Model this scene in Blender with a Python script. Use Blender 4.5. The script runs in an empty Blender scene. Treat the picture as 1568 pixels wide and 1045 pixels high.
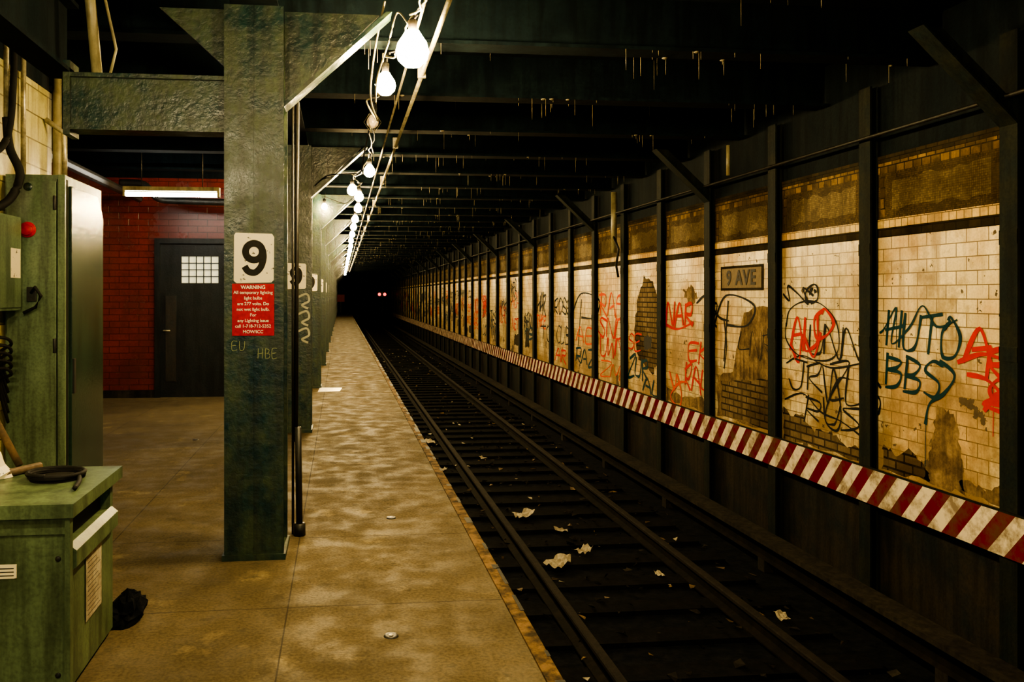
import bpy, math, random
from mathutils import Vector, Matrix
random.seed(7)
sc = bpy.context.scene
R = random.Random(11)
try:
    sc.view_settings.look = 'AgX - Medium High Contrast'
except Exception as e:
    print('look', e)

# ------------------------------------------------------------------ materials
def nm(name):
    m = bpy.data.materials.new(name); m.use_nodes = True
    nt = m.node_tree; b = nt.nodes["Principled BSDF"]
    return m, nt, b
def N(nt, t, **kw):
    n = nt.nodes.new(t)
    for k, v in kw.items(): setattr(n, k, v)
    return n
def L(nt, a, b): nt.links.new(a, b)
def setin(nt, sock, v):
    if hasattr(v, 'is_linked'): L(nt, v, sock)
    else:
        if isinstance(v, (tuple, list)) and len(v) == 3 and sock.type == 'RGBA': v = (*v, 1)
        sock.default_value = v
def mix(nt, f, a, b, mode='MIX'):
    n = N(nt, 'ShaderNodeMix', data_type='RGBA', blend_type=mode)
    setin(nt, n.inputs[0], f); setin(nt, n.inputs[6], a); setin(nt, n.inputs[7], b)
    return n.outputs[2]
def ramp(nt, f, stops):
    n = N(nt, 'ShaderNodeValToRGB'); cr = n.color_ramp
    while len(cr.elements) < len(stops): cr.elements.new(0.5)
    for e, (p, c) in zip(cr.elements, stops):
        e.position = p; e.color = (c, c, c, 1) if isinstance(c, (int, float)) else (*c, 1)
    L(nt, f, n.inputs[0]); return n.outputs[0]
def math_(nt, op, a, b=0.0, c=0.0):
    n = N(nt, 'ShaderNodeMath', operation=op)
    setin(nt, n.inputs[0], a); setin(nt, n.inputs[1], b); setin(nt, n.inputs[2], c)
    return n.outputs[0]
def coords(nt): return N(nt, 'ShaderNodeTexCoord').outputs['Object']
def noise(nt, vec, scale, detail=4, rough=.6):
    n = N(nt, 'ShaderNodeTexNoise'); L(nt, vec, n.inputs['Vector'])
    n.inputs['Scale'].default_value = scale; n.inputs['Detail'].default_value = detail
    n.inputs['Roughness'].default_value = rough
    return n.outputs['Fac']
def mapping(nt, vec, scale=(1,1,1), loc=(0,0,0)):
    n = N(nt, 'ShaderNodeMapping'); L(nt, vec, n.inputs[0])
    n.inputs['Scale'].default_value = scale; n.inputs['Location'].default_value = loc
    return n.outputs[0]
def bump(nt, b, h, strength=.4, dist=.01):
    n = N(nt, 'ShaderNodeBump'); n.inputs['Strength'].default_value = strength
    n.inputs['Distance'].default_value = dist
    L(nt, h, n.inputs['Height']); L(nt, n.outputs[0], b.inputs['Normal'])

def grimy(name, c1, c2, scale=3, rough=.55, metal=0, bs=.3, fine=40, streak=True, r2=None, spec=.5):
    m, nt, b = nm(name); v = coords(nt)
    f = ramp(nt, noise(nt, v, scale, 6, .65), [(.40, 0), (.60, 1)])
    col = mix(nt, f, c1, c2)
    if streak:
        s = ramp(nt, noise(nt, mapping(nt, v, (9, 9, .8)), 1.6, 5), [(.42, 1), (.62, .5)])
        col = mix(nt, 1.0, col, s, 'MULTIPLY')
    fn = noise(nt, v, fine, 3)
    col = mix(nt, .5, col, ramp(nt, fn, [(.35, .4), (.58, 1)]), 'MULTIPLY')
    L(nt, col, b.inputs['Base Color'])
    b.inputs['Metallic'].default_value = metal
    b.inputs['Specular IOR Level'].default_value = spec
    if r2 is None: b.inputs['Roughness'].default_value = rough
    else:
        L(nt, math_(nt, 'MULTIPLY_ADD', f, r2 - rough, rough), b.inputs['Roughness'])
    bump(nt, b, fn, bs, .006)
    return m
def emit(name, col, s):
    m, nt, b = nm(name)
    b.inputs['Base Color'].default_value = (*col, 1)
    b.inputs['Emission Color'].default_value = (*col, 1)
    b.inputs['Emission Strength'].default_value = s
    return m

def tile_mat(name, axes, tw, th, c1, c2, mortar, rough=.3, grime=(.20,.13,.06), grime_amt=.75, damage=None,
             dcol=(.13,.095,.055), loc=(0,0,0), ms=.005, gscale=.9, offset=.5, bs=.6, foot=None, spec=.35, stain=.35):
    m, nt, b = nm(name); v = coords(nt)
    sp = N(nt, 'ShaderNodeSeparateXYZ'); L(nt, v, sp.inputs[0])
    cb = N(nt, 'ShaderNodeCombineXYZ')
    L(nt, sp.outputs[axes[0]], cb.inputs[0]); L(nt, sp.outputs[axes[1]], cb.inputs[1])
    br = N(nt, 'ShaderNodeTexBrick'); L(nt, mapping(nt, cb.outputs[0], loc=loc), br.inputs['Vector'])
    br.offset = offset
    br.inputs['Scale'].default_value = 1; br.inputs['Brick Width'].default_value = tw
    br.inputs['Row Height'].default_value = th; br.inputs['Mortar Size'].default_value = ms
    br.inputs['Mortar Smooth'].default_value = .2
    br.inputs['Color1'].default_value = (*c1, 1); br.inputs['Color2'].default_value = (*c2, 1)
    br.inputs['Mortar'].default_value = (*mortar, 1)
    col = br.outputs['Color']
    dark = tuple(min(1, x*2.4) for x in grime)
    g = ramp(nt, noise(nt, v, gscale, 8, .65), [(.44, 0), (.60, grime_amt)])
    g2 = ramp(nt, noise(nt, mapping(nt, v, (3, 6, .5)), 1.3, 6, .65), [(.50, 0), (.66, grime_amt)])
    g3 = ramp(nt, noise(nt, mapping(nt, v, loc=(3, 7, 5)), 5.5, 7, .65), [(.52, 0), (.62, stain)])
    col = mix(nt, g, col, mix(nt, 1.0, col, dark, 'MULTIPLY'))
    col = mix(nt, g2, col, grime)
    col = mix(nt, g3, col, grime)
    if foot is not None:   # dirt that has settled towards the foot of the wall
        ft = math_(nt, 'ADD', math_(nt, 'MULTIPLY_ADD', sp.outputs[2], -.40, .46), math_(nt, 'MULTIPLY_ADD', noise(nt, v, 2.0, 8, .65), 3.0, -1.5))
        ft = ramp(nt, ft, [(.0, 0), (.50, .85)])
        col = mix(nt, ft, col, foot)
    fn = noise(nt, v, 55, 3)
    col = mix(nt, .35, col, ramp(nt, fn, [(.3, .45), (.55, 1)]), 'MULTIPLY')
    hinv = math_(nt, 'SUBTRACT', 1.0, br.outputs['Fac'])
    rr = math_(nt, 'MULTIPLY_ADD', g, .4, rough)
    if damage is not None:
        # chips and pieces of tile fallen off, more near the foot of the wall
        dn = noise(nt, v, 2.3, 8, .62)
        zt = math_(nt, 'MULTIPLY_ADD', sp.outputs[2], -damage[1], damage[0])
        dm = math_(nt, 'GREATER_THAN', math_(nt, 'ADD', dn, zt), .60)
        ch = math_(nt, 'GREATER_THAN', noise(nt, v, 13, 5, .6), .665)
        dm = math_(nt, 'MAXIMUM', dm, ch)
        dc = mix(nt, noise(nt, v, 14, 6), dcol, tuple(x*.35 for x in dcol))
        col = mix(nt, dm, col, dc)
        hinv = math_(nt, 'SUBTRACT', hinv, math_(nt, 'MULTIPLY', dm, 1.2))
        rr = math_(nt, 'MAXIMUM', rr, dm)
    L(nt, col, b.inputs['Base Color']); L(nt, rr, b.inputs['Roughness'])
    b.inputs['Specular IOR Level'].default_value = spec
    bump(nt, b, math_(nt, 'ADD', hinv, math_(nt, 'MULTIPLY', fn, .15)), bs, .006)
    return m

m_tile = tile_mat('cream_wall_tile', (1, 2), .205, .105, (.86,.73,.42), (.64,.52,.28), (.16,.11,.05), damage=(.01,.10), grime=(.25,.155,.06), grime_amt=.65, ms=.0045, bs=.4, foot=(.21,.135,.055), stain=.42, spec=.28)
m_tileL = tile_mat('left_wall_tile', (1, 2), .40, .20, (.50,.47,.20), (.40,.37,.15), (.10,.08,.03), grime=(.12,.09,.035), grime_amt=.6, ms=.006)
m_frieze = tile_mat('frieze_mosaic', (1, 2), .016, .016, (.13,.088,.035), (.055,.038,.017), (.04,.028,.013), grime=(.04,.028,.012), ms=.0015, offset=0, rough=.75, bs=.3, spec=.12, stain=.6)
m_friezeI = tile_mat('frieze_inner_mosaic', (1, 2), .018, .018, (.23,.175,.08), (.12,.09,.042), (.07,.05,.025), grime=(.06,.043,.02), ms=.0015, offset=0, rough=.75, bs=.3, spec=.12, stain=.6)
m_bandY = tile_mat('yellow_band_tile', (1, 2), .075, .08, (.82,.60,.20), (.60,.42,.14), (.1,.07,.03), ms=.004, rough=.5, spec=.25)
m_bandD = tile_mat('dark_band_tile', (1, 2), .12, .06, (.022,.018,.010), (.045,.032,.014), (.010,.008,.006), ms=.004, grime=(.02,.014,.007), rough=.8, spec=.08)
m_bandB = tile_mat('border_tile', (1, 2), .10, .09, (.30,.19,.06), (.07,.045,.018), (.02,.015,.01), ms=.006, grime=(.035,.024,.01), rough=.75, spec=.12, stain=.7)
m_low = grimy('dirty_lower_wall', (.022,.018,.013), (.006,.009,.011), 2, .85, spec=.15)
m_up = grimy('sooty_upper_wall', (.007,.011,.013), (.003,.007,.010), 1.5, .9, spec=.12)
m_ceil = grimy('sooty_ceiling', (.004,.008,.011), (.002,.005,.008), 2, .95, streak=False, spec=.1)
m_beam = grimy('sooty_beam_steel', (.0035,.008,.010), (.002,.005,.007), 4, .9, spec=.06)
m_green = grimy('green_column_paint', (.004,.024,.024), (.030,.050,.020), 5, .30, bs=.7, fine=28, r2=.5)
m_wcol = grimy('dark_wall_column_paint', (.004,.009,.010), (.012,.014,.009), 5, .75, spec=.12)
m_rail = grimy('rusty_rail_steel', (.010,.008,.006), (.005,.005,.005), 5, .9, spec=.08)
m_railtop = grimy('worn_rail_head', (.016,.013,.011), (.008,.007,.007), 8, .85, spec=.15, streak=False)
m_tie = grimy('old_timber_tie', (.007,.007,.008), (.004,.005,.006), 6, .95, spec=.05)
m_ball = grimy('black_track_bed', (.007,.008,.010), (.002,.003,.005), 9, .95, bs=1.0, fine=22, streak=False, spec=.05)
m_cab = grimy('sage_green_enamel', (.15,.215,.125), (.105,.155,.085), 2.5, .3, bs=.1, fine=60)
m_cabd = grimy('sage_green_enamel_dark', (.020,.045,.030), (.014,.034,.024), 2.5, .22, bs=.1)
m_box = grimy('transformer_green_paint', (.12,.175,.09), (.08,.12,.06), 3, .4, bs=.15, fine=60)
m_black = grimy('black_rubber', (.006,.006,.006), (.011,.011,.010), 8, .7, streak=False, bs=.1, spec=.2)
m_iron = grimy('dark_iron', (.014,.016,.015), (.022,.018,.013), 8, .5, metal=.3)
m_pipe = grimy('cream_conduit', (.36,.33,.18), (.2,.17,.08), 5, .4)
m_galv = grimy('galvanised_conduit', (.34,.31,.20), (.17,.15,.09), 9, .38, metal=.4, streak=False)
m_wood = grimy('worn_wood', (.16,.10,.045), (.07,.045,.02), 6, .7)
m_paper = grimy('dirty_paper', (.42,.38,.28), (.26,.22,.15), 9, .8, streak=False)
m_lime = grimy('lime_deposit', (.24,.21,.13), (.12,.10,.06), 20, .5, streak=False)
m_edge = grimy('platform_edge_timber', (.17,.105,.045), (.03,.021,.011), 9, .9, streak=False, spec=.15)
m_red = grimy('sign_red', (.45,.003,.010), (.34,.003,.008), 7, .4, bs=.05, streak=False, spec=.2)
m_white = emit('white_lettering', (.8,.74,.6), 0)
m_blk = grimy('black_lettering', (.010,.010,.008), (.018,.016,.012), 9, .6, streak=False, bs=.1, spec=.15)
m_brick = tile_mat('exposed_brick', (1, 2), .20, .075, (.20,.145,.08), (.11,.078,.04), (.025,.02,.015), rough=.9, grime=(.06,.04,.02), ms=.010, spec=.1)
m_plaster = grimy('exposed_mortar', (.28,.195,.10), (.12,.08,.042), 6, .9, fine=35, spec=.1)
m_plaque = grimy('plaque_mosaic_ground', (.17,.12,.055), (.12,.085,.038), 30, .6, fine=60, streak=False, spec=.15)
m_door = grimy('black_door_paint', (.006,.010,.012), (.012,.014,.015), 5, .4, spec=.3)
m_redwall = tile_mat('red_glazed_block', (0, 2), .30, .10, (.16,.026,.018), (.13,.024,.017), (.05,.012,.01), rough=.14, grime=(.07,.016,.012), grime_amt=.5, ms=.006, spec=.5)
m_conc = grimy('stained_concrete', (.030,.026,.020), (.013,.012,.012), 2, .9, spec=.12)
m_bulb = emit('bulb_glow', (1, .72, .31), 1000)
m_bulbf = emit('bulb_glow_far', (1, .72, .31), 1500)
m_bulb2 = emit('caged_bulb_glow', (1, .80, .42), 1450)
m_tube = emit('fluorescent_tube_glow', (1, .97, .84), 60)
m_win = emit('lit_window_glass', (.9, .88, .6), .5)
m_redlamp = emit('red_signal_lamp', (1, .01, .01), 6)
m_bulboff = grimy('frosted_glass_bulb', (.6,.5,.35), (.5,.4,.3), 9, .2, streak=False)

# platform concrete
def floor_mat():
    m, nt, b = nm('platform_concrete'); v = coords(nt)
    br = N(nt, 'ShaderNodeTexBrick'); L(nt, mapping(nt, v, loc=(.27, -.6, 0)), br.inputs['Vector'])
    br.offset = 0; br.inputs['Scale'].default_value = 1
    br.inputs['Brick Width'].default_value = 1.2; br.inputs['Row Height'].default_value = 1.2
    br.inputs['Mortar Size'].default_value = .004
    f = ramp(nt, noise(nt, v, 1.1, 8, .7), [(.36, 0), (.64, 1)])
    col = mix(nt, f, (.108,.084,.043), (.068,.053,.028))
    sp = ramp(nt, noise(nt, v, 2.6, 7, .6), [(.60, 0), (.67, 1)])
    col = mix(nt, math_(nt, 'MULTIPLY', sp, .45), col, (.26,.205,.105))
    fn = noise(nt, v, 60, 4)
    col = mix(nt, .6, col, ramp(nt, fn, [(.35, .35), (.6, 1)]), 'MULTIPLY')
    dk = ramp(nt, noise(nt, v, 7, 5), [(.60, 0), (.66, 1)])
    col = mix(nt, math_(nt, 'MULTIPLY', dk, .4), col, (.03,.025,.015))
    col = mix(nt, math_(nt, 'MULTIPLY', br.outputs['Fac'], .8), col, (.02,.015,.01))
    L(nt, col, b.inputs['Base Color'])
    L(nt, ramp(nt, noise(nt, v, 4.5, 6), [(.38, .62), (.60, .95)]), b.inputs['Roughness'])
    b.inputs['Specular IOR Level'].default_value = .2
    bump(nt, b, math_(nt, 'SUBTRACT', math_(nt, 'MULTIPLY', fn, .5), br.outputs['Fac']), .7, .006)
    return m
m_floor = floor_mat()

def stripe_mat():
    m, nt, b = nm('red_white_hazard_stripes'); v = coords(nt)
    sp = N(nt, 'ShaderNodeSeparateXYZ'); L(nt, v, sp.inputs[0])
    s = math_(nt, 'MULTIPLY_ADD', sp.outputs[2], .80, sp.outputs[1])
    s = math_(nt, 'FRACT', math_(nt, 'DIVIDE', s, .29))
    s = math_(nt, 'GREATER_THAN', s, .5)
    col = mix(nt, s, (.74,.66,.50), (.13,.004,.014))
    g = ramp(nt, noise(nt, v, 5, 7, .7), [(.46, 0), (.64, .8)])
    col = mix(nt, g, col, (.10,.06,.03))
    L(nt, col, b.inputs['Base Color']); b.inputs['Roughness'].default_value = .22
    bump(nt, b, noise(nt, v, 8, 3), .3, .01)
    return m
m_stripe = stripe_mat()

def sign_white():
    m, nt, b = nm('chipped_white_enamel'); v = coords(nt)
    f = ramp(nt, noise(nt, v, 22, 5, .65), [(.61, 0), (.64, 1)])
    L(nt, mix(nt, f, (.80,.72,.50), (.03,.025,.015)), b.inputs['Base Color'])
    b.inputs['Roughness'].default_value = .35
    return m
m_sign = sign_white()
def paint(name, c):
    m, nt, b = nm(name); v = coords(nt)
    f = ramp(nt, noise(nt, v, 9, 5), [(.3, .8), (.7, 1.15)])
    L(nt, mix(nt, 1.0, (*c, 1), f, 'MULTIPLY'), b.inputs['Base Color'])
    b.inputs['Roughness'].default_value = .7; b.inputs['Specular IOR Level'].default_value = .1
    return m
p_black = paint('spray_paint_black', (.006,.008,.010)); p_teal = paint('spray_paint_teal', (.001,.028,.038))
p_red = paint('spray_paint_red', (.46,.012,.004)); p_orange = paint('spray_paint_orange', (.56,.07,.014))
p_pale = paint('paint_marker_pale', (.25,.28,.15)); p_markw = paint('paint_marker_white', (.4,.4,.3))

# ------------------------------------------------------------------ mesh builder
class MB:
    def __init__(s, name): s.n = name; s.v = []; s.f = []; s.mi = []; s.m = []; s.sm = []
    def mat(s, m):
        if m not in s.m: s.m.append(m)
        return s.m.index(m)
    def raw(s, vs, fs, m, smooth=False):
        o = len(s.v); s.v += [tuple(p) for p in vs]; k = s.mat(m)
        for f in fs: s.f.append([i + o for i in f]); s.mi.append(k); s.sm.append(smooth)
    def box(s, x0, x1, y0, y1, z0, z1, m):
        s.raw([(x0,y0,z0),(x1,y0,z0),(x1,y1,z0),(x0,y1,z0),(x0,y0,z1),(x1,y0,z1),(x1,y1,z1),(x0,y1,z1)],
              [(0,3,2,1),(4,5,6,7),(0,1,5,4),(1,2,6,5),(2,3,7,6),(3,0,4,7)], m)
    def prism(s, pts, axis, a, b, m):
        def mk(p, t):
            return {0:(t,p[0],p[1]),1:(p[0],t,p[1]),2:(p[0],p[1],t)}[axis]
        n = len(pts); vs = [mk(p, a) for p in pts] + [mk(p, b) for p in pts]
        fs = [list(range(n))[::-1], list(range(n, 2*n))] + [(i, (i+1) % n, n+(i+1) % n, n+i) for i in range(n)]
        s.raw(vs, fs, m)
    def tube(s, pts, r, m, seg=8, r2=None):
        pts = [Vector(p) for p in pts]; n = len(pts); vs = []
        for i, p in enumerate(pts):
            d = (pts[min(i+1, n-1)] - pts[max(i-1, 0)]).normalized()
            up = Vector((0,0,1)) if abs(d.z) < .9 else Vector((1,0,0))
            a = d.cross(up).normalized(); b = d.cross(a)
            rr = r if r2 is None else r + (r2 - r)*i/(n-1)
            for k in range(seg):
                t = 2*math.pi*k/seg; vs.append(p + (a*math.cos(t) + b*math.sin(t))*rr)
        fs = [(i*seg+k, i*seg+(k+1) % seg, (i+1)*seg+(k+1) % seg, (i+1)*seg+k) for i in range(n-1) for k in range(seg)]
        fs += [list(range(seg))[::-1], list(range((n-1)*seg, n*seg))]
        s.raw(vs, fs, m, True)
    def lathe(s, c, prof, m, seg=16, axis=2):
        vs = []; n = len(prof)
        for r, h in prof:
            for k in range(seg):
                t = 2*math.pi*k/seg
                q = {2:(r*math.cos(t), r*math.sin(t), h), 1:(r*math.cos(t), h, r*math.sin(t)), 0:(h, r*math.cos(t), r*math.sin(t))}[axis]
                vs.append((c[0]+q[0], c[1]+q[1], c[2]+q[2]))
        fs = [(i*seg+k, i*seg+(k+1) % seg, (i+1)*seg+(k+1) % seg, (i+1)*seg+k) for i in range(n-1) for k in range(seg)]
        s.raw(vs, fs, m, True)
    def done(s, parent=None, bevel=0, name=None):
        me = bpy.data.meshes.new(s.n); me.from_pydata(s.v, [], s.f)
        for m in s.m: me.materials.append(m)
        me.polygons.foreach_set('material_index', s.mi); me.polygons.foreach_set('use_smooth', s.sm)
        me.update()
        o = bpy.data.objects.new(name or s.n, me); sc.collection.objects.link(o)
        if parent: o.parent = parent
        if bevel:
            bm = o.modifiers.new('bevel', 'BEVEL'); bm.width = bevel; bm.segments = 2; bm.limit_method = 'ANGLE'
        return o
def text(name, body, loc, size, m, rot=(math.pi/2, 0, 0), parent=None, off=0, space=1.0, align='CENTER', line=1.0, ext=.0008):
    c = bpy.data.curves.new(name, 'FONT'); c.body = body; c.size = size; c.align_x = align; c.align_y = 'CENTER'
    c.offset = off; c.extrude = ext; c.space_character = space; c.space_line = line
    c.materials.append(m)
    o = bpy.data.objects.new(name, c); sc.collection.objects.link(o)
    o.location = loc; o.rotation_euler = rot
    if parent: o.parent = parent
    return o
def catmull(p, n=7):
    if len(p) < 3: return p
    q = [p[0]] + list(p) + [p[-1]]; out = []
    for i in range(1, len(q)-2):
        for j in range(n):
            t = j/n; a, b_, c, d = q[i-1], q[i], q[i+1], q[i+2]
            out.append(tuple(.5*((2*b_[k]) + (-a[k]+c[k])*t + (2*a[k]-5*b_[k]+4*c[k]-d[k])*t*t + (-a[k]+3*b_[k]-3*c[k]+d[k])*t**3) for k in range(len(b_))))
    out.append(p[-1]); return out
def flat_stroke(b, pts, w, y, m):
    """painted stroke on a surface facing -Y"""
    pts = catmull(pts); vs = []; n = len(pts)
    for j, p in enumerate(pts):
        d = Vector(pts[min(j+1,n-1)])-Vector(pts[max(j-1,0)]); d.normalize(); q = Vector((-d.y,d.x))*w
        vs += [(p[0]+q.x, y, p[1]+q.y), (p[0]-q.x, y, p[1]-q.y)]
    b.raw(vs, [(2*j,2*j+1,2*j+3,2*j+2) for j in range(n-1)], m)

# ------------------------------------------------------------------ dimensions (metres)
XW = 4.60         # tiled track wall
XE = 0.915        # platform edge
Y0, Y1 = -5.0, 92.0
ZB = -1.10        # track bed
ZC = 3.80         # ceiling
S = 1.524         # wall column spacing (5 ft)
C0 = 5.07
def YC(k): return C0 + S*k

# ------------------------------------------------------------------ shell (rear wall left out to let the added teal fill in)
b = MB('floor'); b.box(-4.1, XE-.07, Y0, Y1, -1.2, 0, m_floor); b.done()
b = MB('platform_edge_board'); b.box(XE-.07, XE, Y0, Y1, -.12, .012, m_edge)
yy = Y0
while yy < 60:
    b.box(XE-.04*R.random()-.008, XE+.004, yy, yy+R.uniform(.04,.35), -.05, .0135, m_iron); yy += R.uniform(.2, .6)
b.box(XE-.07, XE-.005, Y0, Y1, -1.10, -.12, m_conc); b.done()
b = MB('track_bed'); b.box(XE-.07, XW+.03, Y0, Y1, ZB-.15, ZB, m_ball); b.done()

b = MB('wall_right')
def wband(z0, z1, m, x=XW): b.box(x, XW+.15, Y0, Y1, z0, z1, m)
wband(ZB, .10, m_low, XW+.03); wband(.10, 2.095, m_tile); wband(2.095, 2.175, m_bandD); wband(2.175, 2.25, m_bandY, XW-.008)
wband(2.25, 2.64, m_frieze, XW+.004); wband(2.64, 2.73, m_bandB); wband(2.73, 2.79, m_bandD, XW-.01); wband(2.79, ZC, m_up, XW+.03)
for k in range(-6, 56):   # inner frieze panels with worn, ragged outline
    y = YC(k)
    top = [(y+.24+(S-.48)*i/14, 2.575+R.uniform(-.03,.02)) for i in range(15)]
    bot = [(y+S-.24-(S-.48)*i/14, 2.325+R.uniform(-.02,.03)) for i in range(15)]
    pl = top+bot
    b.raw([(XW+.002, p[0], p[1]) for p in pl], [list(range(len(pl)))], m_friezeI)
    for a in (.10, S-.15): b.box(XW, XW+.01, y+a, y+a+.05, 2.27, 2.62, m_bandB)
b.done()

b = MB('ceiling'); b.box(-4.1, XW+.15, Y0, Y1, ZC, ZC+.15, m_ceil); b.done()
b = MB('wall_left'); b.box(-4.1, -2.35, Y0, 6.9, 0, 3.25, m_tileL); b.box(-4.1, -2.37, Y0, 6.9, 3.25, ZC, m_up); b.done()
b = MB('wall_side'); b.box(-4.1, -3.9, 6.9, 13.3, 0, ZC, m_redwall); b.done()
b = MB('wall_tunnel_end'); b.box(-4.1, XW+.15, Y1, Y1+.2, ZB, ZC, m_up); b.done()
b = MB('wall_room')
b.box(-3.9, -2.90, 13.1, 13.3, 0, 3.45, m_redwall); b.box(-1.70, -1.0, 13.1, 13.3, 0, 3.45, m_redwall)
b.box(-2.90, -1.70, 13.1, 13.3, 2.5, 3.45, m_redwall); b.box(-3.9, -1.0, 13.1, 13.3, 3.45, ZC, m_up)
b.box(-1.2, -1.0, 13.3, Y1, 0, ZC, m_up)
b.box(-3.9, -2.9, 13.06, 13.1, 0, .12, m_conc)
b.done()
# door
b = MB('door_1')
b.box(-2.90, -2.82, 13.04, 13.10, 0, 2.5, m_door); b.box(-1.78, -1.70, 13.04, 13.10, 0, 2.5, m_door); b.box(-2.82, -1.78, 13.04, 13.10, 2.42, 2.5, m_door)
b.box(-2.82, -2.50, 13.10, 13.16, 0, 2.42, m_door); b.box(-1.93, -1.78, 13.10, 13.16, 0, 2.42, m_door)
b.box(-2.50, -1.93, 13.10, 13.16, 0, 1.80, m_door); b.box(-2.50, -1.93, 13.10, 13.16, 2.22, 2.42, m_door)
b.box(-2.50, -1.93, 13.135, 13.145, 1.80, 2.22, m_win)
for i in range(1, 5): b.box(-2.50+i*.114-.006, -2.50+i*.114+.006, 13.10, 13.14, 1.80, 2.22, m_door)
for i in range(1, 4): b.box(-2.50, -1.93, 13.10, 13.14, 1.80+i*.105-.006, 1.80+i*.105+.006, m_door)
b.box(-2.74, -2.58, 13.085, 13.1, .25, 1.6, m_iron)
b.tube([(-2.76,13.1,1.05),(-2.76,13.03,1.05),(-2.66,13.03,1.05)], .012, m_galv); b.done()

# ------------------------------------------------------------------ right wall columns, brackets, hazard board
b = MB('wall_column_row')
for k in range(-6, 56):
    y = YC(k)
    b.box(XW-.08, XW-.06, y-.075, y+.075, ZB, 3.40, m_wcol); b.box(XW-.06, XW-.012, y-.012, y+.012, ZB, 3.40, m_wcol)
    b.box(XW-.012, XW-.009, y-.075, y+.075, ZB, 3.40, m_wcol)
    for z in (1.15, 1.95): b.box(XW-.085, XW-.079, y-.075, y+.075, z, z+.1, m_wcol)
    if k % 3 == 0:
        b.prism([(XW-.08, 2.78), (XW-.08, 2.92), (XW-.60, 3.40), (XW-.74, 3.40)], 1, y-.04, y+.04, m_wcol)
        b.prism([(XW-.08, 2.76), (XW-.08, 2.78), (XW-.74, 3.40), (XW-.76, 3.40)], 1, y-.075, y+.075, m_wcol)
b.done()
b = MB('hazard_stripe_board'); b.box(XW-.108, XW-.086, Y0, 70, -.18, .118, m_stripe)
b.box(XW-.108, XW-.086, Y0, 70, .118, .13, m_wcol); b.done()
b = MB('wall_conduit')
b.tube([(XW-.13, Y0, 2.95), (XW-.13, Y1, 2.95)], .016, m_iron)
b.tube([(XW-.14, 12.9, 2.3), (XW-.14, 12.9, 3.3)], .05, m_pipe)
b.tube([(XW-.12, 12.75, 1.9),(XW-.14, 12.8, 2.1),(XW-.13, 12.7, 2.35),(XW-.16,12.9,2.6)], .02, m_black)
b.tube([(XW-.12, 9.0, 3.35), (XW-.12, 9.0, 3.0)], .022, m_pipe)
b.done()

# ------------------------------------------------------------------ ceiling beams
for k in range(-7, 56):
    y = 5.82 + S*k
    if y > 90: break
    x0 = -3.9 if y < 13 else -1.0
    b = MB('ceiling_beam')
    b.box(x0, XW, y-.10, y+.10, 3.40, 3.425, m_beam)
    b.box(x0, XW, y-.012, y+.012, 3.425, ZC, m_beam)
    b.done()
b = MB('column_girder'); b.box(-.66, -.38, Y0, Y1, 3.36, 3.385, m_beam); b.box(-.535, -.51, Y0, Y1, 3.385, 3.40, m_beam); b.done()
b = MB('ceiling_stalactites')
for k in range(-1, 26):
    y = 5.82 + S*k
    for i in range(46):
        x = R.uniform(.1, 4.3)
        if math.sin(x*3.1 + k*1.7) + R.uniform(-.9, .9) < .0: continue
        l = R.choice([.02,.03,.05,.08,.12,.16]) * R.uniform(.7, 1.3); r = R.uniform(.0016, .0036)
        yy = y + R.choice([-.095, -.09, .09]) + R.uniform(-.006, .006)
        b.tube([(x, yy, 3.402), (x, yy, 3.402-l)], r, m_lime, 5, r2=.001)
        if R.random() < .2:
            b.lathe((x+R.uniform(-.03,.03), yy, 3.401), [(0,.0),(.02*R.uniform(.5,1.5),0),(.012,-.008),(0,-.012)], m_lime, 8)
    for i in range(7):
        x = R.uniform(.5, 4.2); yy = y + R.uniform(-.6, .6); l = R.uniform(.05, .3)
        b.tube([(x, yy, ZC), (x, yy, ZC-l)], R.uniform(.002,.004), m_lime, 5, r2=.001)
b.done()
b = MB('ceiling_conduits')
for x, z, r, m in ((.62, 3.30, .017, m_galv), (.50, 3.36, .010, m_galv), (-3.1, 3.1, .06, m_iron)):
    b.tube([(x, Y0, z), (x, 12.9 if x < -1 else Y1, z)], r, m)
for y in range(0, 60, 3):
    b.box(.59, .65, y+.2, y+.23, 3.28, 3.40, m_galv)
b.done()

# ------------------------------------------------------------------ platform columns
def col_mesh(me_name='steel_column'):
    b = MB(me_name)
    x0, x1 = -.70, -.345
    b.box(x0, -.526, 0, .028, 0, 3.36, m_green); b.box(-.521, x1, 0, .028, 0, 3.36, m_green)
    b.box(x0, x1, .004, .03, 0, 3.36, m_green)
    b.box(x0, x1, .33, .36, 0, 3.36, m_green); b.box(-.56, -.49, .03, .33, 0, 3.36, m_green)
    b.box(x0-.012, x1+.012, -.014, .374, 0, .035, m_green)
    b.prism([(x1, 2.78), (x1, 3.36), (.24, 3.36)], 1, .10, .125, m_green)
    b.prism([(x1, 2.755), (x1, 2.79), (.28, 3.36), (.315, 3.36)], 1, .03, .20, m_green)
    b.prism([(x0, 3.0), (x0, 3.36), (-1.1, 3.36)], 1, .10, .125, m_green)
    return b
first = col_mesh().done(); first.location = (0, 4.98, 0)
for i in range(1, 18):
    o = bpy.data.objects.new('steel_column', first.data); sc.collection.objects.link(o)
    o.location = (0, 4.98 + 4.572*i, 0)
b = MB('mezzanine_beam')
b.box(-1.60, -.70, 5.0, 5.17, 2.59, 2.615, m_green); b.box(-1.60, -.70, 5.0, 5.17, 2.905, 2.93, m_green); b.box(-1.60, -.70, 5.03, 5.05, 2.60, 2.92, m_green)
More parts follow.
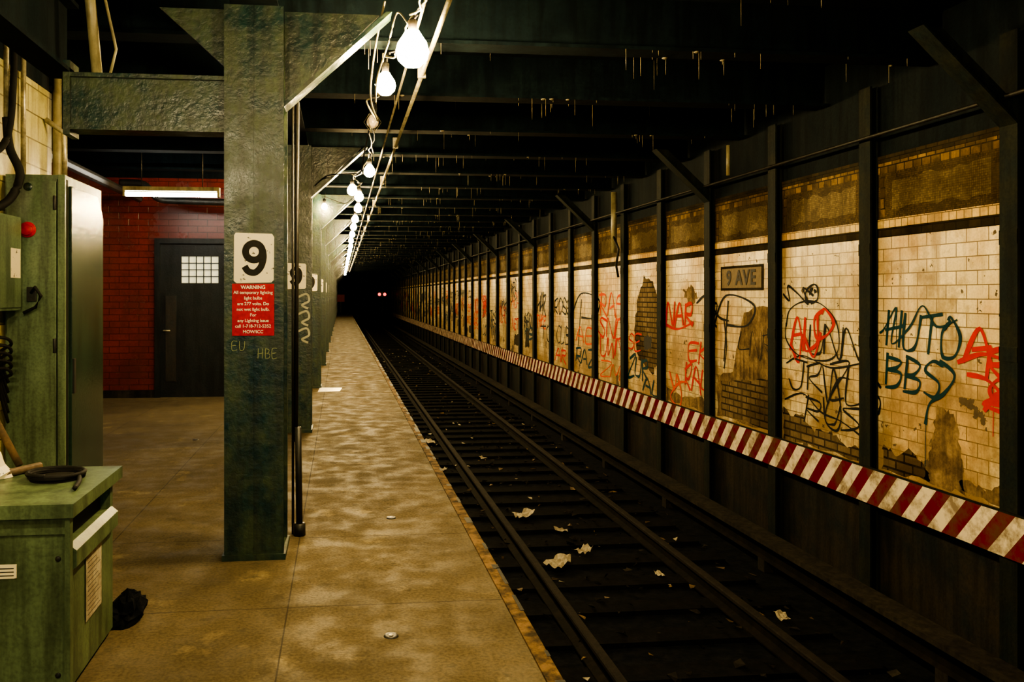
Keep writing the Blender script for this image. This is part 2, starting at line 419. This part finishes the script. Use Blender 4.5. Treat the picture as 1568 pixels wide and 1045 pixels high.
b.box(-1.77, -1.60, Y0, 5.17, 2.93, 2.955, m_beam); b.box(-1.69, -1.67, Y0, 5.17, 2.955, 3.36, m_beam); b.box(-1.77, -1.60, Y0, 5.17, 3.36, 3.385, m_beam)
b.box(-1.64, -1.60, 5.0, 5.17, 2.56, 3.0, m_green)
b.done()
b = MB('overhead_pipe'); b.tube([(-1.47, 5.1, 2.93), (-1.50, 5.05, 3.4), (-1.52, 5.0, 3.8)], .032, m_pipe, 12)
b.tube([(-1.40,5.1,2.93),(-1.36,5.1,3.1),(-1.42,5.08,3.4),(-1.38,5.05,3.8)], .009, m_pipe)
b.done()
b = MB('drain_pipe'); b.tube(catmull([(-3.2,12.2,3.25),(-2.85,12.15,3.22),(-2.65,12.1,3.02),(-2.3,12.1,2.98),(-1.0,12.0,2.95)]), .05, m_iron, 12); b.done()
b = MB('column_standpipe')
b.tube([(-.29, 5.50, 2.9), (-.30, 5.50, .62)], .014, m_iron); b.tube([(-.285, 5.48, .72), (-.275, 5.46, .08)], .022, m_iron)
b.tube([(-.275, 5.46, .08), (-.275, 5.46, 0)], .04, m_iron); b.tube([(-.32, 5.5, 0), (-.32, 5.5, 2.9)], .009, m_iron); b.done()

# ------------------------------------------------------------------ signs on columns
for i in range(0, 6):
    yb = 4.98 + 4.572*i
    b = MB('column_number_sign')
    b.prism([(-.642,1.69),(-.625,1.675),(-.42,1.68),(-.405,1.695),(-.402,1.955),(-.415,1.975),(-.63,1.98),(-.64,1.965)], 1, yb-.006, yb, m_sign)
    cx, cz = -.522, 1.828
    ring = [(cx+.050*math.cos(t), cz+.038+.050*math.sin(t)) for t in [j*math.pi/8 for j in range(17)]]
    flat_stroke(b, ring, .021, yb-.0068, m_blk)
    flat_stroke(b, [(cx+.052,cz+.05),(cx+.056,cz),(cx+.040,cz-.055),(cx+.005,cz-.088),(cx-.035,cz-.080),(cx-.056,cz-.050)], .020, yb-.0072, m_blk)
    o = b.done()
    if i < 1:
        b = MB('warning_sign'); b.box(-.652, -.402, yb-.006, yb, 1.358, 1.672, m_red); o = b.done()
        text('lettering', "All temporary lighting\nlight bulbs\nare 277 volts. Do\nnot wet light bulb.\nFor\nany Lighting issue\ncall 1-718-712-5352\nMOW/ICC",
             (-.527, yb-.0075, 1.500), .0265, m_white, parent=o, off=.0002, line=1.28)
        text('lettering_heading', "WARNING", (-.527, yb-.0078, 1.650), .030, m_white, parent=o, off=.0006)

# ------------------------------------------------------------------ graffiti
G = {
'A': [[(0,0),(.45,1),(1,0)], [(.2,.4),(.9,.42)]],
'B': [[(.1,0),(.12,1)], [(.1,1),(.8,.85),(.6,.55),(.15,.52)], [(.15,.52),(.95,.4),(.8,.05),(.1,0)]],
'C': [[(1,.85),(.5,1),(.05,.5),(.4,0),(1,.1)]],
'E': [[(1,1),(.1,.95),(.1,0),(1,.05)], [(.1,.5),(.8,.55)]],
'H': [[(.05,0),(.1,1)], [(.85,0),(.9,1)], [(-.1,.45),(1.05,.55)]],
'J': [[(.8,1),(.75,.1),(.3,0),(0,.25)], [(.3,1),(1.1,1)]],
'K': [[(.1,0),(.1,1)], [(.9,1),(.15,.45),(1,0)]],
'L': [[(.15,1),(.1,0),(1,.05)]],
'M': [[(0,0),(.1,1),(.5,.3),(.9,1),(1,0)]],
'N': [[(0,0),(.05,1),(.9,0),(1,1)]],
'O': [[(.5,1),(.05,.6),(.25,.02),(.8,.05),(1,.6),(.5,1.02),(.35,.95)]],
'R': [[(.1,0),(.1,1)], [(0,.9),(.8,.95),(.75,.55),(.15,.5),(1,0)]],
'S': [[(.95,.9),(.4,1),(.1,.7),(.8,.4),(.7,.02),(0,.1)]],
'T': [[(.5,0),(.5,1)], [(-.1,.95),(1.1,1.02)]],
'U': [[(.05,1),(.1,.1),(.6,0),(.9,.3),(.95,1)]],
'W': [[(0,1),(.2,0),(.5,.7),(.8,0),(1,1)]],
'Z': [[(0,.95),(1,1),(.05,0),(1,.05)]],
'X': [[(0,0),(1,1)], [(0,1),(1,0)]],
'P': [[(.3,-.6),(.2,1)], [(-.3,.3),(.1,1.1),(1.1,.9),(1.0,.4),(.3,.35)]],
'@': [[(.5,.0),(.0,.3),(.05,.8),(.5,1.05),(.95,.8),(1,.3),(.55,-.02)], [(.2,.7),(.45,.75),(.35,.55)], [(.6,.75),(.85,.7),(.7,.55)]],
'%': [[(0,.9),(.4,.2),(.5,.9),(.9,.1),(.7,-.3),(.2,-.1),(.6,.6),(1.1,.7)]],
}
WF = 1.35
class Graf:
    def __init__(s, name): s.b = MB(name); s.d = 0
    def stroke(s, pts, w, m):
        w *= WF
        pts = catmull(pts); s.d += .00012; X = XW - .0035 - s.d % .003
        vs = []; n = len(pts)
        for i, p in enumerate(pts):
            a = Vector(pts[max(i-1,0)]); c = Vector(pts[min(i+1,n-1)]); d = (c-a)
            d = d.normalized() if d.length > 0 else Vector((1,0)); q = Vector((-d.y, d.x))*w/2*(.8+.25*math.sin(i*.5))
            xx = X - i*4e-5
            vs += [(xx, p[0]+q.x, p[1]+q.y), (xx, p[0]-q.x, p[1]-q.y)]
        s.b.raw(vs, [(2*i, 2*i+1, 2*i+3, 2*i+2) for i in range(n-1)], m)
    def tag(s, txt, k, u0, u1, z0, z1, m, w=.022, slant=.15, rise=0, jit=.08):
        n = len(txt); cw = (u1-u0)/n
        for i, ch in enumerate(txt):
            for st in G[ch]:
                pts = []
                for (a, c) in st:
                    a += R.uniform(-jit, jit); c += R.uniform(-jit, jit)
                    u = u0 + (i + .05 + a*.95 + slant*c)*cw; z = z0 + c*(z1-z0) + rise*i
                    pts.append((YC(k+1) - u*S, z))
                s.stroke(pts, w, m)
    def drip(s, k, u, z, l, m): s.stroke([(YC(k+1)-u*S, z), (YC(k+1)-u*S+.004, z-l)], .006, m)
    def free(s, k, pts, w, m): s.stroke([(YC(k+1)-u*S, z) for u, z in pts], w, m)
g = Graf('wall_graffiti')
g.tag('HUTO', 0, .10, .64, 1.18, 1.48, p_teal, .024, rise=-.02, jit=.05); g.tag('BBS', 0, .08, .54, .84, 1.10, p_teal, .024, rise=-.01)
g.free(0, [(.06,1.28),(.10,1.32),(.2,1.50),(.16,1.2),(.3,1.34),(.4,1.52),(.5,1.36),(.64,1.42)], .016, p_teal)
g.free(0, [(.52,1.1),(.62,1.0),(.55,.85),(.45,.75),(.42,.58)], .024, p_teal)
g.tag('A', 0, .68, .86, 1.10, 1.38, p_red, .032); g.tag('R', 0, .80, .93, .98, 1.22, p_red, .030); g.tag('A', 0, .80, .95, .76, .92, p_red, .032)
g.free(0, [(.64,1.10),(.8,1.18),(.95,1.14)], .030, p_red); g.free(0, [(.70,1.02),(.82,1.0),(.9,.9),(.80,.82),(.93,.78)], .028, p_red)
g.tag('C', 0, .82, .92, .84, 1.0, p_red, .028); g.free(0, [(.9,1.45),(.91,1.5)], .03, p_black)
for u, z in ((.92,.8),(.9,.75),(.86,.95),(.94,.7),(.2,1.5),(.42,.6)): g.drip(0, u, z, .35, p_red if u > .5 else p_teal)
g.tag('S', 0, -.02, .07, .60, .84, p_black, .022)
g.free(1, [(.10,1.28),(.14,1.45),(.3,1.54),(.5,1.52),(.66,1.35),(.68,1.1),(.55,.98),(.25,1.0),(.1,1.15),(.10,1.32)], .014, p_black)
g.free(1, [(.06,1.62),(.14,1.55),(.12,1.70),(.24,1.62),(.36,1.52),(.3,1.68),(.42,1.6)], .02, p_black)
g.tag('@', 1, .32, .46, 1.52, 1.70, p_black, .02)
g.tag('UNN', 1, .34, .90, 1.02, 1.32, p_black, .02, jit=.08); g.tag('AU', 1, .14, .46, 1.06, 1.40, p_red, .030)
g.free(1, [(.16,1.1),(.25,.93),(.3,1.2),(.42,1.0),(.5,1.25)], .030, p_red); g.tag('O', 1, .38, .62, 1.20, 1.46, p_red, .030)
g.tag('JR', 1, .12, .5, .66, .94, p_black, .018); g.tag('RUS', 1, .30, .88, .36, .60, p_black, .018, jit=.12); g.tag('ZL', 1, .56, .92, .64, .98, p_black, .018, jit=.12)
g.free(1, [(.08,.52),(.3,.62),(.5,.48),(.7,.44),(.88,.36)], .016, p_black)
g.free(1, [(.10,.9),(.3,1.0),(.6,.92),(.9,1.0)], .014, p_black)
g.tag('%', 1, .46, .74, .5, .95, p_black, .018)
g.tag('P', 2, .1, .54, 1.08, 1.54, p_black, .026); g.tag('R', 2, -.10, .08, 1.2, 1.5, p_black, .026)
g.free(2, [(-.3,1.5),(-.1,1.6),(.1,1.35),(.28,1.3)], .024, p_black); g.free(2, [(.2,1.3),(.24,1.0),(.2,.72)], .022, p_black)
g.tag('L', 2, .4, .6, 1.0, 1.2, p_black, .014); g.tag('NR', 2, .6, .92, .9, 1.2, p_black, .008)
g.tag('NAR', 3, .04, .62, 1.18, 1.52, p_red, .038); g.free(3, [(.02,1.20),(.3,1.14),(.64,1.25)], .03, p_red)
g.tag('EK', 3, .50, .94, .72, 1.0, p_red, .028, jit=.12); g.tag('RAU', 3, .42, .95, .36, .68, p_red, .028, jit=.14); g.tag('%', 3, .08, .44, .2, .55, p_orange, .030)
g.tag('ZUR', 4, .05, .6, .32, .64, p_teal, .034, jit=.12); g.tag('AL', 4, .45, .92, .14, .36, p_teal, .032); g.tag('SE', 4, .05, .4, .75, 1.0, p_red, .02)
g.tag('RAE', 5, .05, .92, 1.24, 1.62, p_orange, .034, jit=.12); g.tag('SNU', 5, .05, .92, .90, 1.22, p_red, .034, jit=.12); g.tag('UWN', 5, .06, .92, .55, .85, p_red, .030, jit=.12)
g.tag('ZM', 5, .1, .8, .2, .45, p_orange, .02)
g.tag('P', 6, .1, .9, 1.0, 1.55, p_black, .032); g.tag('RAZ', 6, .1, .88, .30, .58, p_teal, .034); g.tag('AE', 6, .1, .85, .70, .98, p_orange, .028)
g.tag('ROSE', 7, .05, .92, 1.22, 1.52, p_black, .030, jit=.12); g.tag('CUB', 7, .15, .85, .6, .95, p_black, .026); g.tag('AR', 7, .1, .7, .2, .5, p_red, .03)
for k in range(8, 48):
    for j in range(R.choice([3, 3, 4])):
        t = ''.join(R.choice('ABCEHKLMNORSTUWZ%') for _ in range(R.choice([2,3,4])))
        z = R.uniform(.3, 1.55); h = R.uniform(.2, .5); u = R.uniform(0, .25)
        g.tag(t, k, u, u+R.uniform(.5,.7), z, z+h, R.choice([p_black,p_black,p_teal,p_red,p_black,p_orange]), R.uniform(.028,.045), jit=.12)
g.b.done()
bb = MB('column_scrawl')
def scr(txt, x0, cw, z0, h, y):
    for i, ch in enumerate(txt):
        for st in G[ch]: flat_stroke(bb, [(x0+(i+a*.75)*cw, z0+c*h) for a, c in st], .0016, y, p_pale)
scr('EU', -.655, .045, 1.27, .055, 4.978); scr('HBE', -.50, .042, 1.22, .06, 4.978)
bb.done()
bb = MB('column_graffiti')
for z in (1.52, 1.32, 1.12): flat_stroke(bb, [(-.52,z+.05),(-.40,z+.1),(-.37,z+.02),(-.45,z-.03),(-.38,z-.07)], .012, 9.549, p_markw)
bb.done()

# fallen-tile patches
b = MB('fallen_tile_patches')
def patch(k, pts, m, dx=.0015, jit=.022):
    out = []
    n = len(pts)
    for i in range(n):
        a, c = pts[i], pts[(i+1) % n]
        for j in range(6):
            t = j/6; out.append((YC(k+1)-(a[0]+(c[0]-a[0])*t)*S + R.uniform(-jit,jit), max(.105, a[1]+(c[1]-a[1])*t + R.uniform(-jit,jit))))
    b.raw([(XW-dx, p[0], p[1]) for p in out], [list(range(len(out)))], m)
patch(0, [(.50,.74),(.62,.70),(.66,.4),(.68,.13),(.40,.13),(.46,.45)], m_plaster)
patch(0, [(.08,.34),(.2,.26),(.3,.36),(.44,.22),(.44,.13),(.08,.13)], m_brick)
patch(0, [(.66,.24),(.8,.20),(.93,.28),(.93,.13),(.66,.13)], m_plaster)
patch(1, [(.06,.44),(.16,.36),(.3,.40),(.42,.28),(.6,.32),(.76,.22),(.93,.26),(.93,.12),(.06,.12)], m_brick)
patch(2, [(.52,1.42),(.93,1.5),(.93,.13),(.08,.13),(.08,.62),(.35,.72)], m_plaster)
patch(2, [(.15,.55),(.5,.62),(.9,.72),(.9,.16),(.15,.14)], m_brick, .0025)
patch(3, [(.06,.30),(.4,.22),(.8,.30),(.93,.2),(.93,.12),(.06,.12)], m_plaster)
patch(4, [(.32,1.55),(.5,1.9),(.72,1.82),(.92,1.45),(.92,.62),(.7,.45),(.35,.6),(.22,1.0)], m_brick, .002, .035)
patch(4, [(.5,.98),(.68,1.0),(.7,.8),(.5,.78)], m_blk, .0028)
patch(3, [(.42,1.66),(.6,1.74),(.72,1.55),(.55,1.46)], m_plaster, jit=.03)
for k in range(8, 40):
    if R.random() < .5:
        u = R.uniform(.1,.5); z = R.uniform(.12, 1.2); h = R.uniform(.2,.7); w = R.uniform(.2,.45)
        patch(k, [(u,z),(u+w,z+.05),(u+w*.9,z+h),(u+.05,z+h*.9)], R.choice([m_brick, m_plaster, m_bandD]))
b.done()
b = MB('station_name_sign'); b.box(XW-.006, XW, 8.42, 9.42, 1.66, 1.95, m_bandD); b.box(XW-.009, XW, 8.46, 9.38, 1.69, 1.92, m_plaque); o = b.done()
text('lettering', '9 AVE', (XW-.012, 8.92, 1.80), .24, m_blk, rot=(math.pi/2, 0, -math.pi/2), parent=o, off=.006, space=1.15, ext=.002)

# ------------------------------------------------------------------ track
def rail(x):
    b = MB('running_rail')
    b.prism([(x-.07,ZB+.043),(x+.07,ZB+.043),(x+.07,ZB+.055),(x+.01,ZB+.075),(x+.01,ZB+.16),(x-.01,ZB+.16),(x-.01,ZB+.075),(x-.07,ZB+.055)], 1, Y0, Y1, m_rail)
    b.prism([(x-.035,ZB+.16),(x+.035,ZB+.16),(x+.036,ZB+.185),(x+.028,ZB+.195),(x-.028,ZB+.195),(x-.036,ZB+.185)], 1, Y0, Y1, m_railtop)
    b.done()
rail(1.82); rail(3.26)
b = MB('railroad_ties')
y = Y0+.2
while y < 70: b.box(1.35, 3.85, y, y+.24, ZB, ZB+.042, m_tie); y += .6
b.done()
b = MB('third_rail')
b.prism([(4.10,ZB+.12),(4.20,ZB+.12),(4.16,ZB+.14),(4.16,ZB+.22),(4.19,ZB+.25),(4.11,ZB+.25),(4.14,ZB+.22),(4.14,ZB+.14)], 1, Y0, Y1, m_rail)
b.box(4.04, 4.26, Y0, Y1, ZB+.30, ZB+.34, m_conc)
y = Y0+.5
while y < 80: b.box(4.10,4.20,y,y+.12,ZB,ZB+.12,m_conc); b.box(4.22,4.25,y,y+.05,ZB,ZB+.30,m_iron); y += 2.4
b.done()
b = MB('trackside_cables')
for x, z, r in ((1.15,ZB+.045,.04),(1.02,ZB+.035,.03),(4.42,ZB+.05,.045),(4.36,ZB+.035,.03)):
    b.tube([(x+.02*math.sin(i*1.3), Y0+.1+i*4, z) for i in range(25)], r, m_black)
b.done()
b = MB('track_litter')
for i in range(1700):
    y = R.uniform(3, 40); x = R.uniform(1.25, 4.0); s = R.uniform(.008, .045); z = ZB + (.045 if 1.35 < x < 3.85 else 0)
    m = R.choice([m_tie, m_conc, m_conc, m_plaster if R.random() < .4 else m_conc, m_wood, m_rail, m_paper if R.random() < .5 else m_tie])
    vs = [(x+R.uniform(-s,s)*1.3, y+R.uniform(-s,s)*1.3, z+R.uniform(0,s)) for _ in range(5)]
    b.raw(vs, [(0,1,2),(0,2,3),(0,3,4),(1,2,4),(1,3,4),(2,3,4)], m)
b.done()
def paper(x, y, z, w, seed):
    r = random.Random(seed); b = MB('litter_paper'); n = 6; ang = r.uniform(0, 3)
    vs = []
    for i in range(n):
        for j in range(n):
            a = (i/(n-1)-.5)*w*r.uniform(.85,1.1); c = (j/(n-1)-.5)*w*.7*r.uniform(.85,1.1)
            vs.append((x+a*math.cos(ang)-c*math.sin(ang), y+a*math.sin(ang)+c*math.cos(ang), z+r.uniform(0,.2)*w+max(0,(i-3))*w*.09))
    b.raw(vs, [(i*n+j, i*n+j+1, (i+1)*n+j+1, (i+1)*n+j) for i in range(n-1) for j in range(n-1)], m_paper); b.done()
for a in ((2.18, 9.55, -1.05, .24, 1), (2.46, 8.9, -1.05, .15, 2), (2.13, 7.8, -1.05, .25, 3), (2.50, 8.15, -1.05, .18, 4), (1.6, 14.5, -1.05, .2, 5), (2.3, 13.0, -1.05, .12, 6), (1.55, 12.2, -1.05, .12, 8), (3.6, 6.3, -1.05, .14, 9), (3.0, 7.4, -1.05, .10, 10)): paper(*a)
b = MB('platform_floor_caps')
for x, y in ((.36, 5.82), (.235, 3.80), (-1.6, 9.2), (-1.5, 11.0)):
    b.lathe((x, y, 0), [(0,.004),(.02,.004),(.032,.006),(.036,0)], m_iron, 16); b.lathe((x, y, .003), [(0,.006),(.012,.004)], m_galv, 10)
b.done()
b = MB('floor_light_spot'); b.prism([(-.38,13.55),(-.02,13.6),(.02,14.1),(-.36,14.15)], 2, .001, .006, m_sign); b.done()  # flat pale shape standing in for a pool of light on the platform

# ------------------------------------------------------------------ electrical cabinet (tall)
b = MB('electrical_cabinet')
b.box(-2.33, -1.93, 5.93, 6.80, .06, 2.45, m_cab); b.box(-2.31, -1.96, 5.98, 6.75, 0, .06, m_black)
b.box(-2.31, -1.985, 5.905, 5.935, .15, 2.40, m_cab)
b.box(-1.975, -1.925, 5.915, 5.94, .06, 2.45, m_cab)
b.box(-1.985, -1.975, 5.925, 5.932, .1, 2.42, m_black)
b.box(-1.93, -1.926, 5.945, 5.985, .1, 2.42, m_black)
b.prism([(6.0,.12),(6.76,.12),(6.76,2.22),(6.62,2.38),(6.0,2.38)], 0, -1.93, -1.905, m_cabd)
b.box(-1.906, -1.895, 6.02, 6.06, .9, 1.15, m_iron)
b.lathe((-2.17, 5.905, 2.06), [(.055,0),(.055,-.012),(.04,-.018),(.04,-.035),(0,-.038)], m_red, 20, axis=1)
b.lathe((-2.17, 5.905, 2.36), [(.03,0),(.03,-.008),(0,-.01)], m_cabd, 14, axis=1)
b.box(-2.17, -2.11, 5.88, 5.905, 1.56, 1.66, m_iron); b.tube([(-2.14,5.88,1.62),(-2.10,5.84,1.66),(-2.06,5.84,1.60),(-2.10,5.85,1.52),(-2.18,5.85,1.48)], .012, m_black)
for z in (.3, 1.2, 2.2): b.tube([(-1.99,5.90,z),(-1.99,5.90,z+.1)], .012, m_iron)
b.done(bevel=.006)
b = MB('wall_junction_box')
b.box(-2.35, -2.20, 5.45, 5.86, 1.50, 2.14, m_cab); b.box(-2.20, -2.19, 5.47, 5.84, 1.52, 2.12, m_cab)
b.box(-2.33, -2.22, 5.435, 5.45, 1.52, 2.12, m_cab)
b.box(-2.19, -2.187, 5.66, 5.82, 1.72, 1.92, m_sign)
b.done(bevel=.004)
b = MB('wall_cables')
b.tube([(-2.24,5.72,3.8),(-2.24,5.72,2.78)], .020, m_galv)
b.tube(catmull([(-2.24,5.72,2.80),(-2.22,5.72,2.6),(-2.16,5.74,2.42),(-2.20,5.66,2.24),(-2.28,5.5,2.15),(-2.33,5.3,2.13)]), .030, m_black)
b.tube(catmull([(-2.20,5.74,3.7),(-2.20,5.74,3.2),(-2.21,5.72,2.8),(-2.24,5.66,2.6),(-2.3,5.5,2.5),(-2.33,5.3,2.48)]), .024, m_black)
for i in range(5):
    b.tube(catmull([(-2.34,5.2,1.30-i*.05),(-2.2,5.5,1.33-i*.05),(-2.17,5.62,1.28-i*.05),(-2.3,5.75,1.2-i*.05),(-2.30,5.9,1.0-i*.07)]), .011, m_black)
b.tube([(-2.29,6.85,0.2),(-2.29,6.85,3.6)], .035, m_pipe, 12); b.tube([(-2.31,6.2,2.45),(-2.31,6.2,3.7)], .02, m_galv)
b.tube([(-2.2,6.75,2.45),(-2.2,6.75,2.9),(-2.33,6.7,3.0)], .022, m_galv)
b.done()

# ------------------------------------------------------------------ transformer box (foreground left)
b = MB('transformer_box')
b.box(-1.76, -1.075, 3.33, 3.97, .03, .60, m_box); b.box(-1.76, -1.12, 3.36, 3.95, .60, .72, m_black)
b.box(-1.76, -1.075, 3.33, 3.37, .60, .73, m_box); b.box(-1.76, -1.075, 3.93, 3.97, .60, .73, m_box); b.box(-1.76, -1.72, 3.33, 3.97, .60, .73, m_box)
b.box(-1.80, -1.04, 3.29, 4.01, .73, .785, m_box)
b.prism([(-1.075,.50),(-1.045,.52),(-1.045,.585),(-1.075,.61)], 1, 3.35, 3.95, m_box)
b.box(-1.075, -1.055, 3.30, 3.335, .03, .73, m_box); b.box(-1.76, -1.075, 3.32, 3.33, .66, .73, m_box)
b.box(-1.72, -1.12, 3.40, 3.90, 0, .03, m_black)
b.box(-1.36, -1.265, 3.326, 3.331, .49, .545, m_sign)
for r_ in range(3): b.box(-1.352, -1.275, 3.3245, 3.3262, .50+r_*.014, .504+r_*.014, m_blk)
b.box(-1.071, -1.069, 3.55, 3.77, .22, .50, m_paper)
for r_ in range(12): b.box(-1.0692, -1.0682, 3.57, 3.75-.03*(r_ % 3), .24+r_*.02, .2425+r_*.02, m_blk)
for x in (-1.11, -1.73):
    for z in (.1, .56): b.lathe((x, 3.33, z), [(0,-.006),(.01,-.004),(.012,0)], m_iron, 8, axis=1)
b.prism([(-1.13,0),(-1.0,0),(-1.0,.02),(-1.10,.05)], 1, 3.25, 3.40, m_iron)
b.done(bevel=.005)
b = MB('coiled_cable')
b.tube([( -1.26+(.115-.006*math.sin(t*.3))*math.cos(t), 3.76+.10*math.sin(t), .797+.0011*t) for t in [i*.35 for i in range(50)]], .010, m_black)
b.tube(catmull([(-1.15,3.72,.80),(-1.12,3.62,.80),(-1.1,3.5,.80)]), .010, m_black)
b.lathe((-1.26,3.76,.786), [(0,.012),(.08,.012),(.10,.004),(.11,0)], m_black, 20); b.done()
b = MB('broom_handle'); b.tube([(-1.50, 3.98, .803), (-1.83, 4.15, 1.30), (-2.30, 4.40, 2.0)], .017, m_wood, 10)
b.tube([(-1.74,3.34,.803),(-1.40,3.96,.803)], .018, m_wood, 10); b.done()
b = MB('crumpled_white_bag')
rb = random.Random(5); vs = []; ni, nj = 9, 14
for i in range(ni):
    a = i/(ni-1)
    for j in range(nj):
        t = 2*math.pi*j/nj; rr = math.cos(a*math.pi/2)**.6*(1+rb.uniform(-.12,.12))
        vs.append((-1.60+.135*rr*math.cos(t)-.05*a, 3.80+.085*rr*math.sin(t), .787+.19*a*(1+.15*math.cos(t*2))))
b.raw(vs, [(i*nj+j, i*nj+(j+1) % nj, (i+1)*nj+(j+1) % nj, (i+1)*nj+j) for i in range(ni-1) for j in range(nj)], m_sign); b.done()
# dark bundle behind the box
b = MB('crumpled_rag')
ns, nr = 18, 8; vs = []
for i in range(nr):
    for j in range(ns):
        t = 2*math.pi*j/ns; rr = .10*math.sin(math.pi/2*(1-i/(nr-1))**.7)*(1+R.uniform(-.25,.3))
        vs.append((-1.06+rr*math.cos(t)*.8, 4.18+rr*1.7*math.sin(t), .12*(i/(nr-1))*(1+R.uniform(-.2,.2))))
b.raw(vs, [(i*ns+j, i*ns+(j+1) % ns, (i+1)*ns+(j+1) % ns, (i+1)*ns+j) for i in range(nr-1) for j in range(ns)], m_ball); b.done()

# ------------------------------------------------------------------ string lights
b = MB('string_lights')
def bulb(x, y, z, lit=True, r=.055, m=None):
    b.lathe((x, y, z), [(0,-r),(r*.5,-r*.87),(r*.87,-r*.5),(r,0),(r*.87,r*.5),(r*.6,r*.9),(r*.42,r*1.2)], (m or m_bulb) if lit else m_bulboff, 14)
    b.lathe((x, y, z+r*1.15), [(0,0),(.026,0),(.028,.07),(.012,.085),(0,.085)], m_black, 12)
    if not lit:
        for k in range(6):      # wire guard
            t = k*math.pi/3
            b.tube([(x+(r+.0)*.5*math.cos(t), y+r*.5*math.sin(t), z+r*1.4), (x+(r+.022)*math.cos(t), y+(r+.022)*math.sin(t), z), (x+.02*math.cos(t), y+.02*math.sin(t), z-r-.03)], .0025, m_galv, 5)
    b.tube([(x, y, z+r*1.15+.08), (x+.02, y, z+.24)], .006, m_black)
pos = [(.45,-2.2,3.12),(.45,.8,3.12),(.45,3.6,3.12),(.445,5.05,3.13),(.32,5.85,3.12),(.28,7.2,3.14),(.35,10.0,3.13),(.16,11.6,3.10),(.28,12.6,3.13),(.30,14.2,3.12),(.28,16.0,3.10),
       (.28,18.0,3.12),(.28,20.2,3.12),(.28,22.5,3.12),(.3,25,3.12),(.3,27.5,3.12),(.3,30,3.12),(.3,33,3.12),(.3,36,3.12),(.3,39.5,3.12),(.3,43,3.12),(.3,47,3.12),(.3,52,3.12),(.3,58,3.12)]
for i, p in enumerate(pos): bulb(*p, lit=(i != 5), r={2:.055, 3:.105, 4:.075, 5:.055}.get(i, .07), m=m_bulbf if i > 8 else None)
bulb(-.28, 13.95, 3.12, r=.05)
for i in range(len(pos)-1):
    a, c = Vector(pos[i]), Vector(pos[i+1]); a.z += .23; c.z += .23
    for o, sag in ((0, .12), (.03, .05)):
        b.tube([a.lerp(c, t/8) + Vector((o+.02*math.sin(t*2+i), 0, -sag*4*(t/8)*(1-t/8))) for t in range(9)], .007, m_black if o else m_galv, 6)
b.tube(catmull([(.27,5.0,3.42),(.22,5.3,3.2),(.20,5.5,2.95),(.26,5.8,2.85),(.2,6.3,3.1),(.25,7.0,3.3)]), .007, m_galv, 6)
b.tube(catmull([(.42,5.05,3.3),(.36,5.2,3.42),(.30,5.1,3.2),(.24,5.4,3.05),(.25,5.85,3.0)]), .006, m_galv, 6)
b.tube(catmull([(.30,7.2,3.3),(.22,7.6,2.95),(.2,8.2,2.85),(.12,9.0,2.95),(-.15,9.5,3.0),(-.3,9.6,2.9)]), .007, m_black, 6)
b.tube(catmull([(.30,14.2,3.33),(.1,14.1,3.2),(-.15,14.0,3.25),(-.28,13.95,3.3)]), .007, m_black, 6)
b.done()
b = MB('caged_bulb_lamp'); bulb(-1.25, 1.9, 2.75, m=m_bulb2); b.tube([(-1.23,1.9,2.98),(-1.23,1.9,3.40)], .006, m_black); b.done()
def fluo(x0, x1, y, z):
    b = MB('fluorescent_light'); b.box(x0-.03, x1+.03, y-.06, y+.06, z+.045, z+.10, m_pipe)
    b.tube([(x0, y-.03, z), (x1, y-.03, z)], .026, m_tube, 12); b.tube([(x0, y+.03, z), (x1, y+.03, z)], .026, m_tube, 12)
    b.box(x0-.03, x0, y-.055, y+.055, z-.03, z+.045, m_pipe); b.box(x1, x1+.03, y-.055, y+.055, z-.03, z+.045, m_pipe)
    b.tube([(x0+.2, y, z+.10), (x0+.2, y, ZC)], .006, m_iron); b.tube([(x1-.2, y, z+.10), (x1-.2, y, ZC)], .006, m_iron); b.done()
fluo(-2.86, -1.66, 11.2, 2.96)

b = MB('track_signal')
b.tube([(3.75,74,ZB),(3.75,74,1.9)], .05, m_iron); b.box(3.35,4.1,73.9,74.1,1.5,1.95,m_iron)
for x in (3.5, 3.98): b.lathe((x,73.9,1.72), [(0,-.03),(.12,-.03),(.14,0)], m_redlamp, 12, axis=1)
b.done()
b = MB('red_end_sign'); b.box(-.35,.35,78,78.05,1.0,1.7,m_red); b.box(-.03,.03,78.05,78.1,0,1.5,m_iron); b.done()

# ------------------------------------------------------------------ world (added teal fill from behind the camera, lifts the shadows), camera
w = bpy.data.worlds.new('teal_fill'); sc.world = w; w.use_nodes = True
w.node_tree.nodes['Background'].inputs[0].default_value = (.12,.42,.55,1); w.node_tree.nodes['Background'].inputs[1].default_value = 1.0
cam = bpy.data.cameras.new('camera'); co = bpy.data.objects.new('camera', cam); sc.collection.objects.link(co)
co.location = (0, 0, 1.6); co.rotation_euler = (math.pi/2, 0, -math.radians(6))
cam.sensor_width = 36; cam.lens = 28.47; cam.shift_x = .084; cam.shift_y = -.0443; cam.clip_end = 300; cam.clip_start = .05
sc.camera = co
